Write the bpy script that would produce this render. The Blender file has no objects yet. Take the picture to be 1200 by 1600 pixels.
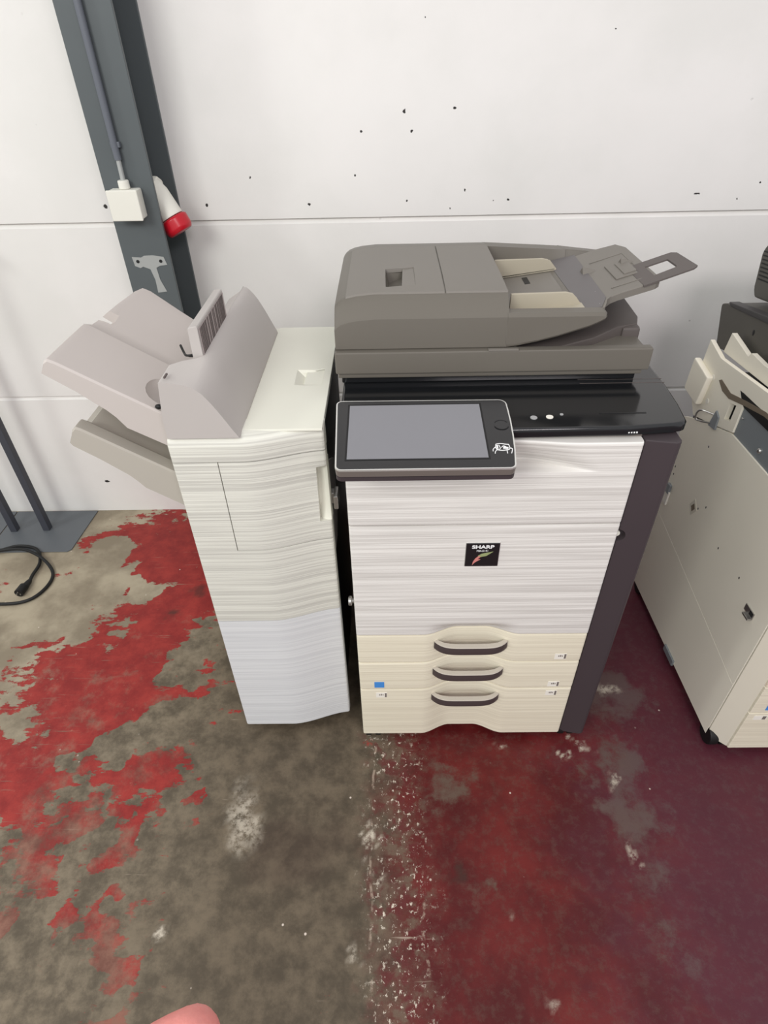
import bpy, bmesh, math, random
from mathutils import Vector, Matrix
random.seed(7)
S = bpy.context.scene
COL = S.collection
PI = math.pi
OFF = {}

# ------------------------------------------------------------------ mesh helpers
def join(bm, tmp):
    me = bpy.data.meshes.new('tmp'); tmp.to_mesh(me); tmp.free(); bm.from_mesh(me); bpy.data.meshes.remove(me)

def bevel_all(t, w, seg=2, ang=28):
    if w <= 0: return
    bmesh.ops.recalc_face_normals(t, faces=t.faces)
    es = [e for e in t.edges if len(e.link_faces) == 2 and e.calc_face_angle(0) > math.radians(ang)]
    if es: bmesh.ops.bevel(t, geom=es, offset=w, segments=seg, profile=.5, affect='EDGES', clamp_overlap=True)

def box(bm, x0, x1, y0, y1, z0, z1, bev=0, seg=2):
    t = bmesh.new()
    v = [t.verts.new((x, y, z)) for x in (x0, x1) for y in (y0, y1) for z in (z0, z1)]
    for f in ((0,1,3,2),(4,6,7,5),(0,4,5,1),(2,3,7,6),(0,2,6,4),(1,5,7,3)): t.faces.new([v[i] for i in f])
    bevel_all(t, bev, seg); join(bm, t)

def loft(bm, rings, bev=0, seg=2, cap=True, closed=True):
    t = bmesh.new()
    R = [[t.verts.new(p) for p in r] for r in rings]
    n = len(R[0])
    for a, b in zip(R, R[1:]):
        for i in range(n if closed else n-1):
            j = (i+1) % n
            t.faces.new((a[i], a[j], b[j], b[i]))
    if cap and closed:
        t.faces.new(R[0]); t.faces.new(list(reversed(R[-1])))
    bmesh.ops.remove_doubles(t, verts=t.verts, dist=1e-6)
    bevel_all(t, bev, seg); join(bm, t)

def prism(bm, pts, axis, a, b, bev=0, seg=2):
    def P(p, h):
        return {'x': (h, p[0], p[1]), 'y': (p[0], h, p[1]), 'z': (p[0], p[1], h)}[axis]
    loft(bm, [[P(p, a) for p in pts], [P(p, b) for p in pts]], bev, seg)

def tube(bm, path, r, n=10, caps=True):
    path = [Vector(p) for p in path]
    rs = r if isinstance(r, (list, tuple)) else [r]*len(path)
    rings = []; up = None
    for i, p in enumerate(path):
        d = (path[min(i+1, len(path)-1)] - path[max(i-1, 0)]).normalized()
        if up is None:
            up = Vector((0,0,1)) if abs(d.z) < .9 else Vector((1,0,0))
        s = d.cross(up).normalized(); up = s.cross(d).normalized()
        rings.append([p + rs[i]*(math.cos(2*PI*k/n)*s + math.sin(2*PI*k/n)*up) for k in range(n)])
    loft(bm, rings, cap=caps)

def smooth_path(pts, k=6):
    pts = [Vector(p) for p in pts]; out = []
    for i in range(len(pts)-1):
        p0, p1, p2, p3 = pts[max(i-1,0)], pts[i], pts[i+1], pts[min(i+2,len(pts)-1)]
        for j in range(k):
            t = j/k
            out.append(.5*((2*p1)+(-p0+p2)*t+(2*p0-5*p1+4*p2-p3)*t*t+(-p0+3*p1-3*p2+p3)*t**3))
    out.append(pts[-1]); return out

def cyl(bm, c, axis, r, h, n=24, bev=0):
    a = Vector({'x': (1,0,0), 'y': (0,1,0), 'z': (0,0,1)}[axis]) if isinstance(axis, str) else Vector(axis).normalized()
    u = a.orthogonal().normalized(); w = a.cross(u); c = Vector(c)
    ring = lambda o: [c + a*o + r*(math.cos(2*PI*k/n)*u + math.sin(2*PI*k/n)*w) for k in range(n)]
    loft(bm, [ring(0), ring(h)], bev)

def ball(bm, c, r, sc=(1,1,1), seg=16):
    t = bmesh.new(); bmesh.ops.create_uvsphere(t, u_segments=seg, v_segments=seg//2, radius=r)
    for v in t.verts: v.co = Vector((v.co.x*sc[0], v.co.y*sc[1], v.co.z*sc[2])) + Vector(c)
    join(bm, t)

def rrect(x0, x1, y0, y1, r, n=5):
    out = []
    for cx, cy, a in ((x1-r,y0+r,-PI/2),(x1-r,y1-r,0),(x0+r,y1-r,PI/2),(x0+r,y0+r,PI)):
        for k in range(n+1):
            t = a + PI/2*k/n; out.append((cx+r*math.cos(t), cy+r*math.sin(t)))
    return out

def relief(bm, us, vs, f, back):
    """front sheet f(u,v) with sides taken straight back to y=back"""
    t = bmesh.new()
    G = [[t.verts.new(f(u, v)) for u in us] for v in vs]
    for a, b in zip(G, G[1:]):
        for i in range(len(us)-1): t.faces.new((a[i], a[i+1], b[i+1], b[i]))
    rim = [G[0][i] for i in range(len(us))] + [r[-1] for r in G[1:]] + list(reversed(G[-1][:-1])) + [r[0] for r in reversed(G[1:-1])]
    bk = [t.verts.new((v.co.x, back, v.co.z)) for v in rim]
    n = len(rim)
    for i in range(n): t.faces.new((rim[i], bk[i], bk[(i+1)%n], rim[(i+1)%n]))
    t.faces.new(bk)
    join(bm, t)

def frange(a, b, n): return [a+(b-a)*i/n for i in range(n+1)]
def sstep(a, b, x):
    t = max(0, min(1, (x-a)/(b-a))); return t*t*(3-2*t)

def root_off(p):
    while p is not None and p.parent is not None: p = p.parent
    return OFF.get(p.name, Vector((0,0,0))) if p is not None else Vector((0,0,0))

def obj(name, bm, mat, parent=None, sharp=30, label=None, origin=None):
    bmesh.ops.recalc_face_normals(bm, faces=bm.faces)
    off = root_off(parent) if parent else Vector(origin or (0,0,0))
    bmesh.ops.translate(bm, verts=bm.verts, vec=-off)
    me = bpy.data.meshes.new(name); bm.to_mesh(me); bm.free()
    for p in me.polygons: p.use_smooth = True
    me.set_sharp_from_angle(angle=math.radians(sharp))
    o = bpy.data.objects.new(name, me); COL.objects.link(o)
    me.materials.append(mat)
    if name != 'floor':
        wn = o.modifiers.new('normals', 'WEIGHTED_NORMAL'); wn.keep_sharp = True; wn.weight = 50
    if parent: o.parent = parent
    else: o.location = off; OFF[o.name] = off
    if label: o['label'] = label
    return o

def thing(name, loc, label, cat, group=None):
    o = bpy.data.objects.new(name, None); COL.objects.link(o); o.location = loc; o.empty_display_size = .05
    OFF[o.name] = Vector(loc); tag(o, label, cat, group); return o
def tag(o, label, cat, group=None):
    o['label'] = label; o['category'] = cat
    if group: o['group'] = group
    return o
def B(*boxes, bev=0):
    bm = bmesh.new()
    for b in boxes: box(bm, *b, bev=bev)
    return bm

def cut(o, cutter_bm):
    """carve cutter (world coordinates) out of mesh object o"""
    off = root_off(o)
    bmesh.ops.recalc_face_normals(cutter_bm, faces=cutter_bm.faces)
    bmesh.ops.translate(cutter_bm, verts=cutter_bm.verts, vec=-off)
    me = bpy.data.meshes.new('c'); cutter_bm.to_mesh(me); cutter_bm.free()
    c = bpy.data.objects.new('c', me); COL.objects.link(c)
    base = bpy.data.objects.new('b', o.data); COL.objects.link(base)
    m = base.modifiers.new('b', 'BOOLEAN'); m.operation = 'DIFFERENCE'; m.object = c; m.solver = 'EXACT'
    dg = bpy.context.evaluated_depsgraph_get(); dg.update()
    new = bpy.data.meshes.new_from_object(base.evaluated_get(dg))
    bpy.data.objects.remove(base); bpy.data.objects.remove(c)
    new.set_sharp_from_angle(angle=math.radians(30))
    o.data = new

def text_bm(body, size, M, ext=.0004, sx=1.0, bold=0):
    cu = bpy.data.curves.new('t', 'FONT'); cu.body = body; cu.size = size; cu.extrude = ext; cu.align_x = 'CENTER'; cu.align_y = 'CENTER'; cu.offset = bold
    o = bpy.data.objects.new('t', cu); COL.objects.link(o)
    dg = bpy.context.evaluated_depsgraph_get(); dg.update()
    me = bpy.data.meshes.new_from_object(o.evaluated_get(dg))
    bm = bmesh.new(); bm.from_mesh(me)
    bpy.data.objects.remove(o); bpy.data.meshes.remove(me)
    bmesh.ops.scale(bm, vec=(sx,1,1), verts=bm.verts); bmesh.ops.transform(bm, matrix=M, verts=bm.verts)
    return bm

# ------------------------------------------------------------------ materials
def lin(c):
    f = lambda v: v/12.92 if v <= .04045 else ((v+.055)/1.055)**2.4
    return tuple(f(x/255) for x in c) + (1,)

class N:
    def __init__(s, name):
        s.m = bpy.data.materials.new(name); s.m.use_nodes = True; s.t = s.m.node_tree; s.t.nodes.clear()
        s.out = s.n('ShaderNodeOutputMaterial'); s.b = s.n('ShaderNodeBsdfPrincipled'); s.l(s.b.outputs[0], s.out.inputs[0])
        s.tc = s.n('ShaderNodeTexCoord')
    def n(s, t, **k):
        o = s.t.nodes.new(t)
        for a, v in k.items(): setattr(o, a, v)
        return o
    def l(s, a, b): s.t.links.new(a, b)
    def put(s, sock, v):
        if hasattr(v, 'is_output'): s.l(v, sock)
        else: sock.default_value = v
    def math(s, op, a, b=0, c=None, clamp=False):
        o = s.n('ShaderNodeMath', operation=op, use_clamp=clamp); s.put(o.inputs[0], a); s.put(o.inputs[1], b)
        if c is not None: s.put(o.inputs[2], c)
        return o.outputs[0]
    def mix(s, f, a, b, blend='MIX'):
        o = s.n('ShaderNodeMix', data_type='RGBA', blend_type=blend); s.put(o.inputs[0], f); s.put(o.inputs[6], a); s.put(o.inputs[7], b); return o.outputs[2]
    def map(s, src, loc=(0,0,0), rot=(0,0,0), sc=(1,1,1), typ='POINT'):
        o = s.n('ShaderNodeMapping', vector_type=typ); s.l(src, o.inputs[0]); o.inputs[1].default_value = loc; o.inputs[2].default_value = rot; o.inputs[3].default_value = sc; return o.outputs[0]
    def noise(s, src, scale, detail=3, rough=.5, dist=0, color=False):
        o = s.n('ShaderNodeTexNoise'); s.l(src, o.inputs['Vector']); o.inputs['Scale'].default_value = scale; o.inputs['Detail'].default_value = detail
        o.inputs['Roughness'].default_value = rough; o.inputs['Distortion'].default_value = dist; return o.outputs[1 if color else 0]
    def ramp(s, f, a, b, lo=0.0, hi=1.0, smooth=True):
        o = s.n('ShaderNodeMapRange', interpolation_type='SMOOTHSTEP' if smooth else 'LINEAR'); s.put(o.inputs[0], f)
        o.inputs[1].default_value = a; o.inputs[2].default_value = b; o.inputs[3].default_value = lo; o.inputs[4].default_value = hi; return o.outputs[0]
    def bump(s, h, strength, dist=.001):
        o = s.n('ShaderNodeBump'); s.put(o.inputs['Height'], h); o.inputs['Strength'].default_value = strength; o.inputs['Distance'].default_value = dist
        s.l(o.outputs[0], s.b.inputs['Normal'])
    def set(s, **k):
        for a, v in k.items(): s.put(s.b.inputs[a.replace('_', ' ')], v)
        return s.m

def plastic(name, rgb, rough=.5, var=.06, bump=.15, scale=900, spec=.4, metal=0):
    k = N(name); P = k.tc.outputs['Object']
    c = lin(rgb); d = tuple(x*(1-var) for x in c[:3])+(1,)
    k.put(k.b.inputs['Base Color'], k.mix(k.noise(P, 6, 4, .6), d, c))
    if bump: k.bump(k.noise(P, scale, 1), bump, .0004)
    k.set(Roughness=rough, Metallic=metal); k.b.inputs['Specular IOR Level'].default_value = spec
    return k.m

def strata(name, light, dark, sz=150, strength=.5):
    """moulded plastic with fine irregular horizontal ribs"""
    k = N(name); P = k.tc.outputs['Object']
    a = k.noise(k.map(P, sc=(2.6, 2.6, sz*1.7)), 1, 3, .55)
    b = k.noise(k.map(P, loc=(3,1,2), sc=(1.5, 1.5, sz*.7)), 1, 2, .5)
    h = k.math('ADD', k.math('MULTIPLY', a, .6), k.math('MULTIPLY', b, .5))
    k.put(k.b.inputs['Base Color'], k.mix(k.ramp(h, .42, .68), lin(dark), lin(light)))
    k.bump(h, strength, .0025)
    k.set(Roughness=.5); k.b.inputs['Specular IOR Level'].default_value = .3
    return k.m

M = {}
M['strata'] = strata('ribbed_white_plastic', (230,227,222), (202,198,193), 240)
M['strata_cream'] = strata('ribbed_cream_plastic', (232,225,204), (218,210,189), 250, .3)
M['strata_fin'] = strata('ribbed_warm_white_plastic', (222,221,211), (194,192,184), 240, .45)
M['strata_low'] = strata('ribbed_cool_white_plastic', (220,221,222), (205,206,208), 280, .3)  # finisher whites: warm and cool tints of the mixed lighting put into colour
M['lid'] = plastic('warm_white_plastic', (230,229,216), .5)
M['hood'] = plastic('light_grey_plastic', (186,180,176), .42)
M['tray'] = plastic('pinkish_grey_plastic', (194,186,181), .55)
M['trayd'] = plastic('grey_underside_plastic', (176,170,160), .6)
M['grey'] = plastic('mid_grey_plastic', (106,101,93), .42, bump=.3)
M['grey_cover'] = plastic('mid_grey_cover_plastic', (120,115,108), .45, bump=.3)
M['greyd'] = plastic('dark_grey_plastic', (92,85,82), .5)
M['strip'] = plastic('grey_label_strip', (106,102,102), .5)
M['pale'] = plastic('pale_grey_print', (165,165,165), .5)
M['cream'] = plastic('cream_plastic', (176,168,150), .5)
M['auber'] = plastic('charcoal_plastic', (66,58,61), .5, bump=.3)
M['handle'] = plastic('dark_brown_plastic', (72,62,62), .45)
M['handle_top'] = plastic('taupe_grey_plastic', (188,180,168), .45)
M['black'] = plastic('black_plastic', (22,22,23), .5)
M['gloss'] = plastic('gloss_black_plastic', (27,28,30), .13, bump=0, spec=.6)
M['bezel'] = plastic('satin_black_plastic', (34,34,36), .18, bump=0, spec=.5)
M['lcd'] = plastic('dim_screen', (126,126,131), .12, bump=0, spec=.5)
M['silver'] = plastic('silver_trim', (225,225,222), .25, bump=0, metal=.7)
M['steel'] = plastic('steel', (190,188,184), .3, bump=0, metal=.9)
M['band'] = plastic('warm_grey_band', (112,104,99), .35, bump=.1)
M['white'] = plastic('white_print', (240,240,240), .5, bump=0)
M['print'] = plastic('grey_print', (120,112,106), .5, bump=0)
M['label'] = plastic('white_paper_label', (238,234,224), .6, bump=0)
M['blue'] = plastic('blue_sticker', (70,140,215), .5, bump=0)
M['stripe_dark'] = plastic('brown_grey_ink', (92,82,80), .6, bump=0)
M['column'] = plastic('grey_painted_steel', (88,94,96), .45, var=.15, bump=.3, scale=60)
M['primer'] = plastic('bare_grey_primer', (160,162,160), .6)
M['conduit'] = plastic('grey_conduit_paint', (98,102,110), .4)
M['box'] = plastic('off_white_socket_plastic', (226,224,214), .5)
M['red'] = plastic('red_socket_plastic', (190,24,40), .3, bump=0)
M['stand'] = plastic('dark_grey_powder_coat', (64,66,74), .5)
M['plate'] = plastic('grey_plate_paint', (96,100,104), .45)
M['rubber'] = plastic('black_rubber', (18,18,18), .55, bump=0)
M['beige'] = plastic('beige_painted_metal', (242,236,220), .5)
M['beige2'] = plastic('beige_corner_plastic', (216,210,194), .5)
M['zinc'] = plastic('zinc_plate', (140,146,150), .4, metal=.3)
M['drk'] = plastic('dark_olive_grey_plastic', (84,81,75), .5)
M['drkm'] = plastic('darker_grey_plastic', (62,60,60), .5)
M['brown'] = plastic('brown_grey_slot', (120,108,92), .6)
M['peach'] = strata('ribbed_peach_plastic', (236,222,200), (222,208,186), 170, .3)

def wall_mat():
    k = N('white_painted_concrete'); P = k.tc.outputs['Object']
    big = k.noise(P, 2.2, 5, .55); fine = k.noise(P, 70, 4, .6)
    c = k.mix(k.ramp(big, .3, .7), lin((226,224,220)), lin((235,232,229)))
    # drilled holes, chipped paint and pits at their own spots
    W = k.n('ShaderNodeVectorMath', operation='ADD'); k.l(P, W.inputs[0])
    nz = k.n('ShaderNodeVectorMath', operation='MULTIPLY_ADD'); k.l(k.noise(P, 60, 2, .6, color=True), nz.inputs[0]); nz.inputs[1].default_value = (.012,.012,.012); nz.inputs[2].default_value = (-.006,-.006,-.006)
    k.l(nz.outputs[0], W.inputs[1])
    tot = None
    for x, z, rx, rz in ((.051,1.452,.006,.006),(.197,1.456,.006,.005),(-.075,1.403,.005,.005),(.072,1.402,.006,.005),(-.423,1.291,.004,.006),
                         (-.101,1.29,.004,.004),(-.571,1.215,.006,.006),(-.248,1.213,.007,.006),(.06,1.217,.004,.005),(.239,1.244,.003,.004),
                         (.375,1.215,.006,.005),(.962,1.221,.013,.004),(.196,1.192,.003,.003),(-1.215,.157,.015,.007),(-.891,1.217,.009,.007),
                         (1.147,1.249,.005,.004),(1.09,1.205,.004,.003),(.33,1.213,.003,.003),(.107,1.66,.003,.003),(.62,1.625,.004,.003)):
        rx *= .78; rz *= .8; m = k.map(W.outputs[0], loc=(-x/rx, 0, -z/rz), sc=(1/rx, 0, 1/rz))
        ln = k.n('ShaderNodeVectorMath', operation='LENGTH'); k.l(m, ln.inputs[0])
        s_ = k.ramp(ln.outputs['Value'], .75, 1.1, 1, 0)
        tot = s_ if tot is None else k.math('MAXIMUM', tot, s_)
    c = k.mix(tot, c, lin((38,34,32)))
    v = k.n('ShaderNodeTexVoronoi'); k.l(P, v.inputs['Vector']); v.inputs['Scale'].default_value = 9
    pit = k.ramp(v.outputs['Distance'], .02, .045, 1, 0)
    pit = k.math('MULTIPLY', pit, k.ramp(k.noise(P, 3, 1), .52, .6))
    c = k.mix(k.math('MULTIPLY', pit, .45), c, lin((170,166,164)))
    k.put(k.b.inputs['Base Color'], c)
    h = k.math('SUBTRACT', k.math('ADD', k.math('MULTIPLY', fine, .15), k.math('MULTIPLY', k.noise(P, 12, 4), .35)), k.math('ADD', tot, k.math('MULTIPLY', pit, .6)))
    k.bump(h, .3, .006)
    return k.set(Roughness=.6)
M['wall'] = wall_mat()

def floor_mat():
    k = N('worn_red_painted_concrete'); P = k.tc.outputs['Object']
    at = k.n('ShaderNodeAttribute', attribute_name='paint_wear'); at2 = k.n('ShaderNodeAttribute', attribute_name='paint_marks')
    s1 = k.n('ShaderNodeSeparateColor'); k.l(at.outputs['Color'], s1.inputs[0]); s2 = k.n('ShaderNodeSeparateColor'); k.l(at2.outputs['Color'], s2.inputs[0])
    sep = k.n('ShaderNodeSeparateXYZ'); k.l(P, sep.inputs[0]); X, Y = sep.outputs[0], sep.outputs[1]
    n1 = k.noise(P, 7, 9, .68); n2 = k.noise(k.map(P, rot=(0,0,-.75), sc=(8, 34, 1)), 1, 8, .7)
    base = k.math('SUBTRACT', s1.outputs[0], s1.outputs[1])
    left = k.math('ADD', base, k.math('ADD', k.math('MULTIPLY', k.math('SUBTRACT', n1, .5), 2.6), k.math('ADD', k.math('MULTIPLY', k.math('SUBTRACT', k.noise(P, 26, 8, .7), .5), 1.3), k.math('MULTIPLY', k.math('SUBTRACT', n2, .5), 2.4))))
    m_left = k.math('MULTIPLY', k.ramp(left, .36, .54), k.ramp(k.math('ADD', k.noise(P, 8, 6, .7), k.math('MULTIPLY', Y, .22)), .52, .74, .35, 1))
    scr = k.math('MULTIPLY', k.ramp(k.noise(k.map(P, rot=(0,0,-.8), sc=(5, 90, 1)), 1, 5, .65), .60, .70), k.ramp(k.noise(P, 4, 3), .42, .58))
    m_left = k.math('MULTIPLY', m_left, k.math('SUBTRACT', 1, k.math('MULTIPLY', scr, .75)))
    # right half: dark red, dirt and weaker light painted in, rubbed grey in places
    side = k.ramp(k.math('ADD', X, k.math('MULTIPLY', k.math('SUBTRACT', k.noise(P, 6, 6, .6), .5), .35)), -.10, .06)
    rightf = k.math('SUBTRACT', 1.0, k.math('ADD', s1.outputs[2], k.math('MULTIPLY', k.math('SUBTRACT', k.noise(P, 11, 9, .74), .52), 2.4)))
    m_right = k.math('MULTIPLY', k.ramp(rightf, .1, .7), k.ramp(k.noise(P, 38, 8, .75), .66, .46, .7, 1))
    n3 = k.noise(P, 14, 8, .7); n4 = k.noise(P, 55, 5, .7)
    concrete = k.mix(k.ramp(n3, .35, .68), lin((84,75,62)), lin((128,116,98)))
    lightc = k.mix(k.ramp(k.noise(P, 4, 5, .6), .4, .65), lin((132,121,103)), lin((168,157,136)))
    lfar = k.ramp(k.math('ADD', k.math('ADD', k.math('MULTIPLY', X, -.8), k.math('MULTIPLY', Y, .6)), k.math('MULTIPLY', k.math('SUBTRACT', n1, .5), .9)), 1.1, 1.75)  # nearer concrete darker: light falloff painted into the colour along with dirt
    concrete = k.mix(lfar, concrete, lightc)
    midd = k.ramp(k.math('ADD', X, k.math('MULTIPLY', k.math('SUBTRACT', n1, .5), .5)), -.72, -.3)
    concrete = k.mix(midd, concrete, k.mix(k.ramp(n3, .35, .68), lin((72,63,51)), lin((104,92,76))))
    red = k.mix(k.ramp(n3, .35, .7), lin((128,34,33)), lin((156,52,46)))
    red = k.mix(k.ramp(n4, .62, .76, 0, .35), red, lin((190,130,112)))
    dred = k.mix(k.ramp(k.noise(P, 5, 6, .6), .35, .7), lin((74,16,18)), lin((104,31,29)))
    purple = k.ramp(k.math('ADD', X, k.math('MULTIPLY', k.math('SUBTRACT', n1, .5), .6)), .3, .8, 0, .8)
    dred = k.mix(purple, dred, lin((80,38,50)))
    gr = k.mix(purple, lin((92,74,64)), lin((90,70,72)))
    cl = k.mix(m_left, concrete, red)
    cr = k.mix(m_right, gr, dred)
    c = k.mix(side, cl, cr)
    # chipped strip with white flecks running towards the viewer
    strip = k.ramp(k.math('ABSOLUTE', k.math('ADD', k.math('ADD', X, k.math('MULTIPLY', k.math('SUBTRACT', n1, .5), .22)), -.002)), .02, .11, 1, 0)
    ys = k.ramp(Y, .95, 1.05, 1, 0)
    strip = k.math('MULTIPLY', strip, ys)
    chipn = k.noise(k.map(P, sc=(1, .8, 1)), 75, 5, .75)
    c = k.mix(k.math('MULTIPLY', strip, k.ramp(k.noise(P, 24, 6, .7), .42, .6, 0, .85)), c, k.mix(k.ramp(k.noise(P, 18, 4), .45, .55), lin((102,86,72)), lin((92,38,38))))
    c = k.mix(k.math('MULTIPLY', strip, k.ramp(chipn, .57, .64)), c, lin((206,196,180)))
    for x0 in (-.062, .066):
        ln_ = k.ramp(k.math('ABSOLUTE', k.math('ADD', k.math('ADD', X, k.math('MULTIPLY', k.math('SUBTRACT', k.noise(P, 6, 3), .5), .05)), -x0)), .0015, .005, 1, 0)
        c = k.mix(k.math('MULTIPLY', k.math('MULTIPLY', ln_, ys), k.ramp(k.noise(P, 22, 6, .7), .50, .62, 0, .6)), c, lin((170,152,136)))
    # scattered white chips and scuffs
    v = k.n('ShaderNodeTexVoronoi'); k.l(P, v.inputs['Vector']); v.inputs['Scale'].default_value = 16
    chips = k.math('MULTIPLY', k.ramp(v.outputs['Distance'], .03, .06, 1, 0), k.ramp(k.noise(P, 5, 3), .5, .6))
    c = k.mix(chips, c, lin((205,192,180)))
    sc1 = k.math('MULTIPLY', k.ramp(k.noise(k.map(P, rot=(0,0,.9), sc=(4, 60, 1)), 1, 4, .6), .66, .72), k.ramp(k.noise(P, 3.3, 2), .5, .6))
    c = k.mix(k.math('MULTIPLY', sc1, .6), c, lin((176,160,144)))
    spots = s2.outputs[0]
    c = k.mix(k.math('MULTIPLY', k.math('MULTIPLY', spots, k.ramp(n4, .35, .6)), .9, clamp=True), c, lin((190,180,164)))
    dark = s2.outputs[1]
    c = k.mix(k.math('MULTIPLY', dark, 1, clamp=True), c, lin((58,40,34)))
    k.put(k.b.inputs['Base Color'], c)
    paint = k.math('MAXIMUM', k.math('MULTIPLY', m_left, k.math('SUBTRACT', 1, side)), k.math('MULTIPLY', m_right, side))
    h = k.math('ADD', k.math('MULTIPLY', paint, .5), k.math('ADD', k.math('MULTIPLY', n4, .4), k.math('MULTIPLY', strip, k.math('MULTIPLY', chipn, 1.5))))
    k.bump(h, .35, .004)
    k.put(k.b.inputs['Roughness'], k.math('ADD', k.math('MULTIPLY', n3, .35), k.ramp(paint, 0, 1, .42, .28)))
    k.b.inputs['Specular IOR Level'].default_value = .3
    return k.set()
M['floor'] = floor_mat()

# ------------------------------------------------------------------ setting
from mathutils import noise as mn
reds = [(-.86,.84,.42,.40,0,.30), (-1.05,.95,.25,.14,.3,.35), (-.72,.82,.1,.16,0,.3), (-.95,1.86,.36,.2,0,1.1), (-.83,1.50,.24,.32,.1,1.4), (-1.0,1.2,.3,.14,.35,1.15), (-.78,1.15,.2,.15,.2,.6), (-.93,1.02,.14,.1,0,.9), (-1.14,.93,.16,.08,.5,.8),
   (-.9,.86,.15,.06,.4,.8), (-1.02,.82,.13,.09,0,.85), (-.84,.70,.12,.07,.5,.9), (-.98,.66,.07,.08,0,.7), (-.93,.50,.1,.06,.3,.9), (-.77,.47,.08,.05,0,.9),
   (-.63,.46,.09,.045,.5,.9), (-.67,.66,.06,.12,-.2,.65), (-.54,.80,.02,.05,-.3,1.2), (-.64,.92,.08,.12,0,.7), (-.62,.35,.12,.03,0,.6), (-1.2,1.32,.14,.04,.4,.7), (-1.5,1.0,.3,.2,0,.6)]
greys = [(-1.12,1.73,.12,.14,.2,1.7), (-.97,1.58,.2,.07,.1,1.5), (-1.25,1.55,.16,.12,.2,1.0), (-1.4,1.5,.2,.24,0,.6), (-1.13,1.06,.12,.1,0,.5), (-.72,.99,.13,.08,.6,.7), (-.68,1.19,.13,.035,.3,.7), (-.84,.92,.15,.03,.75,.9), (-.84,.58,.025,.28,-.28,.9),
   (-.3,.7,.3,.6,0,.5)]
rg = [(.66,1.12,.16,.13,0,.9), (.62,.83,.13,.22,.2,.75), (.16,.80,.10,.1,0,.7), (.22,.56,.06,.05,0,.5), (.63,.52,.12,.25,0,.5), (.75,1.35,.2,.1,0,.3), (.35,.9,.12,.08,0,.4)]
W, W2, P0 = 'W', 'W2', 'P'
def wpt(x, y, sc, amt):
    v = Vector((x*sc, y*sc, 0)); return x + amt*mn.fractal(v, .7, 2.1, 5), y + amt*mn.fractal(v+Vector((31.7,11.3,5)), .7, 2.1, 5)
def fieldv(L, pts):
    t = 0
    for b in L:
        x, y, rx, ry, rot = b[:5]; w = b[-1]; key, lo, hi = (b[5], b[6], b[7]) if len(b) > 6 else (W, .3, 1.2)
        px, py = pts[key]; dx, dy = px-x, py-y
        if abs(dx) > 1.3*max(rx, ry) or abs(dy) > 1.3*max(rx, ry): continue
        c_, s_ = math.cos(rot), math.sin(rot); d = math.hypot((c_*dx+s_*dy)/rx, (-s_*dx+c_*dy)/ry)
        t += w*(1-sstep(lo, hi, d))
    return t
spot_list = [(-.405,.73,.05,.11,.1,W2,.1,1.2,.8), (.485,.905,.018,.014,0,W2,.4,1.1,1.2), (.545,.94,.06,.007,-.8,W2,.4,1.1,1.2), (.60,.83,.014,.035,.3,W2,.4,1.1,1.2), (.67,1.12,.055,.018,0,W2,.2,1.2,1.0), (.60,.63,.008,.03,.2,W2,.4,1.1,.7), (-.065,.66,.008,.07,0,W2,.4,1.1,1.2), (-.04,.58,.014,.014,0,W2,.4,1.1,1.2), (-.11,.42,.012,.03,-.4,W2,.4,1.1,1.0), (.27,.51,.011,.010,0,W2,.4,1.1,.9), (.335,.345,.022,.009,0,W2,.4,1.1,.6), (.30,.93,.012,.008,0,W2,.4,1.1,1.0), (-.55,.47,.014,.016,0,P0,.8,1.0,1.1)]
dark_list = [(-.80,1.46,.035,.028,0,W2,.4,1.1,.8), (-.73,1.56,.04,.04,0,W2,.4,1.1,.6), (.145,.60,.03,.014,.8,W2,.4,1.1,.7), (-.22,.66,.16,.14,0,W,.2,1.2,.35)]
bm = bmesh.new()
fx = [-3.2, -2.4] + frange(-1.75, 1.2, 295) + [2, 3.2]; fyy = [-2.6, -1, -.2] + frange(.2, 2.1, 190) + [2.25]
gv = [[bm.verts.new((x, y, 0)) for x in fx] for y in fyy]
for a, b in zip(gv, gv[1:]):
    for i in range(len(fx)-1): bm.faces.new((a[i], a[i+1], b[i+1], b[i]))
rim = gv[0] + [r[-1] for r in gv[1:]] + list(reversed(gv[-1][:-1])) + [r[0] for r in reversed(gv[1:-1])]
lowv = [bm.verts.new((v.co.x, v.co.y, -.12)) for v in rim]
for i in range(len(rim)): bm.faces.new((rim[i], lowv[i], lowv[(i+1) % len(rim)], rim[(i+1) % len(rim)]))
bm.faces.new(lowv)
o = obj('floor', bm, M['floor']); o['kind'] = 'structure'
ca, cb_ = [], []
for v in o.data.vertices:
    x, y = v.co.x, v.co.y
    pts = {'W': wpt(x, y, 5, .11), 'W2': wpt(x, y, 18, .03), 'P': (x, y)}
    ca += [fieldv(reds, pts), fieldv(greys, pts), fieldv(rg, pts), 1]; cb_ += [fieldv(spot_list, pts), fieldv(dark_list, pts), 0, 1]
for nm, dat in (('paint_wear', ca), ('paint_marks', cb_)):
    o.data.attributes.new(nm, 'FLOAT_COLOR', 'POINT').data.foreach_set('color', dat)
WY = 2.069
g = (.557, 1.1686, 1.78, 2.39)
pts = [(WY, 0)]
for z in g: pts += [(WY, z-.012), (WY+.012, z-.001), (WY+.014, z+.003), (WY, z+.004)]
pts += [(WY, 3.6), (WY+.18, 3.6), (WY+.18, 0)]
bm = bmesh.new(); prism(bm, pts, 'x', -3.2, 3.2); o = obj('wall_back', bm, M['wall'], sharp=15); o['kind'] = 'structure'

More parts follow.
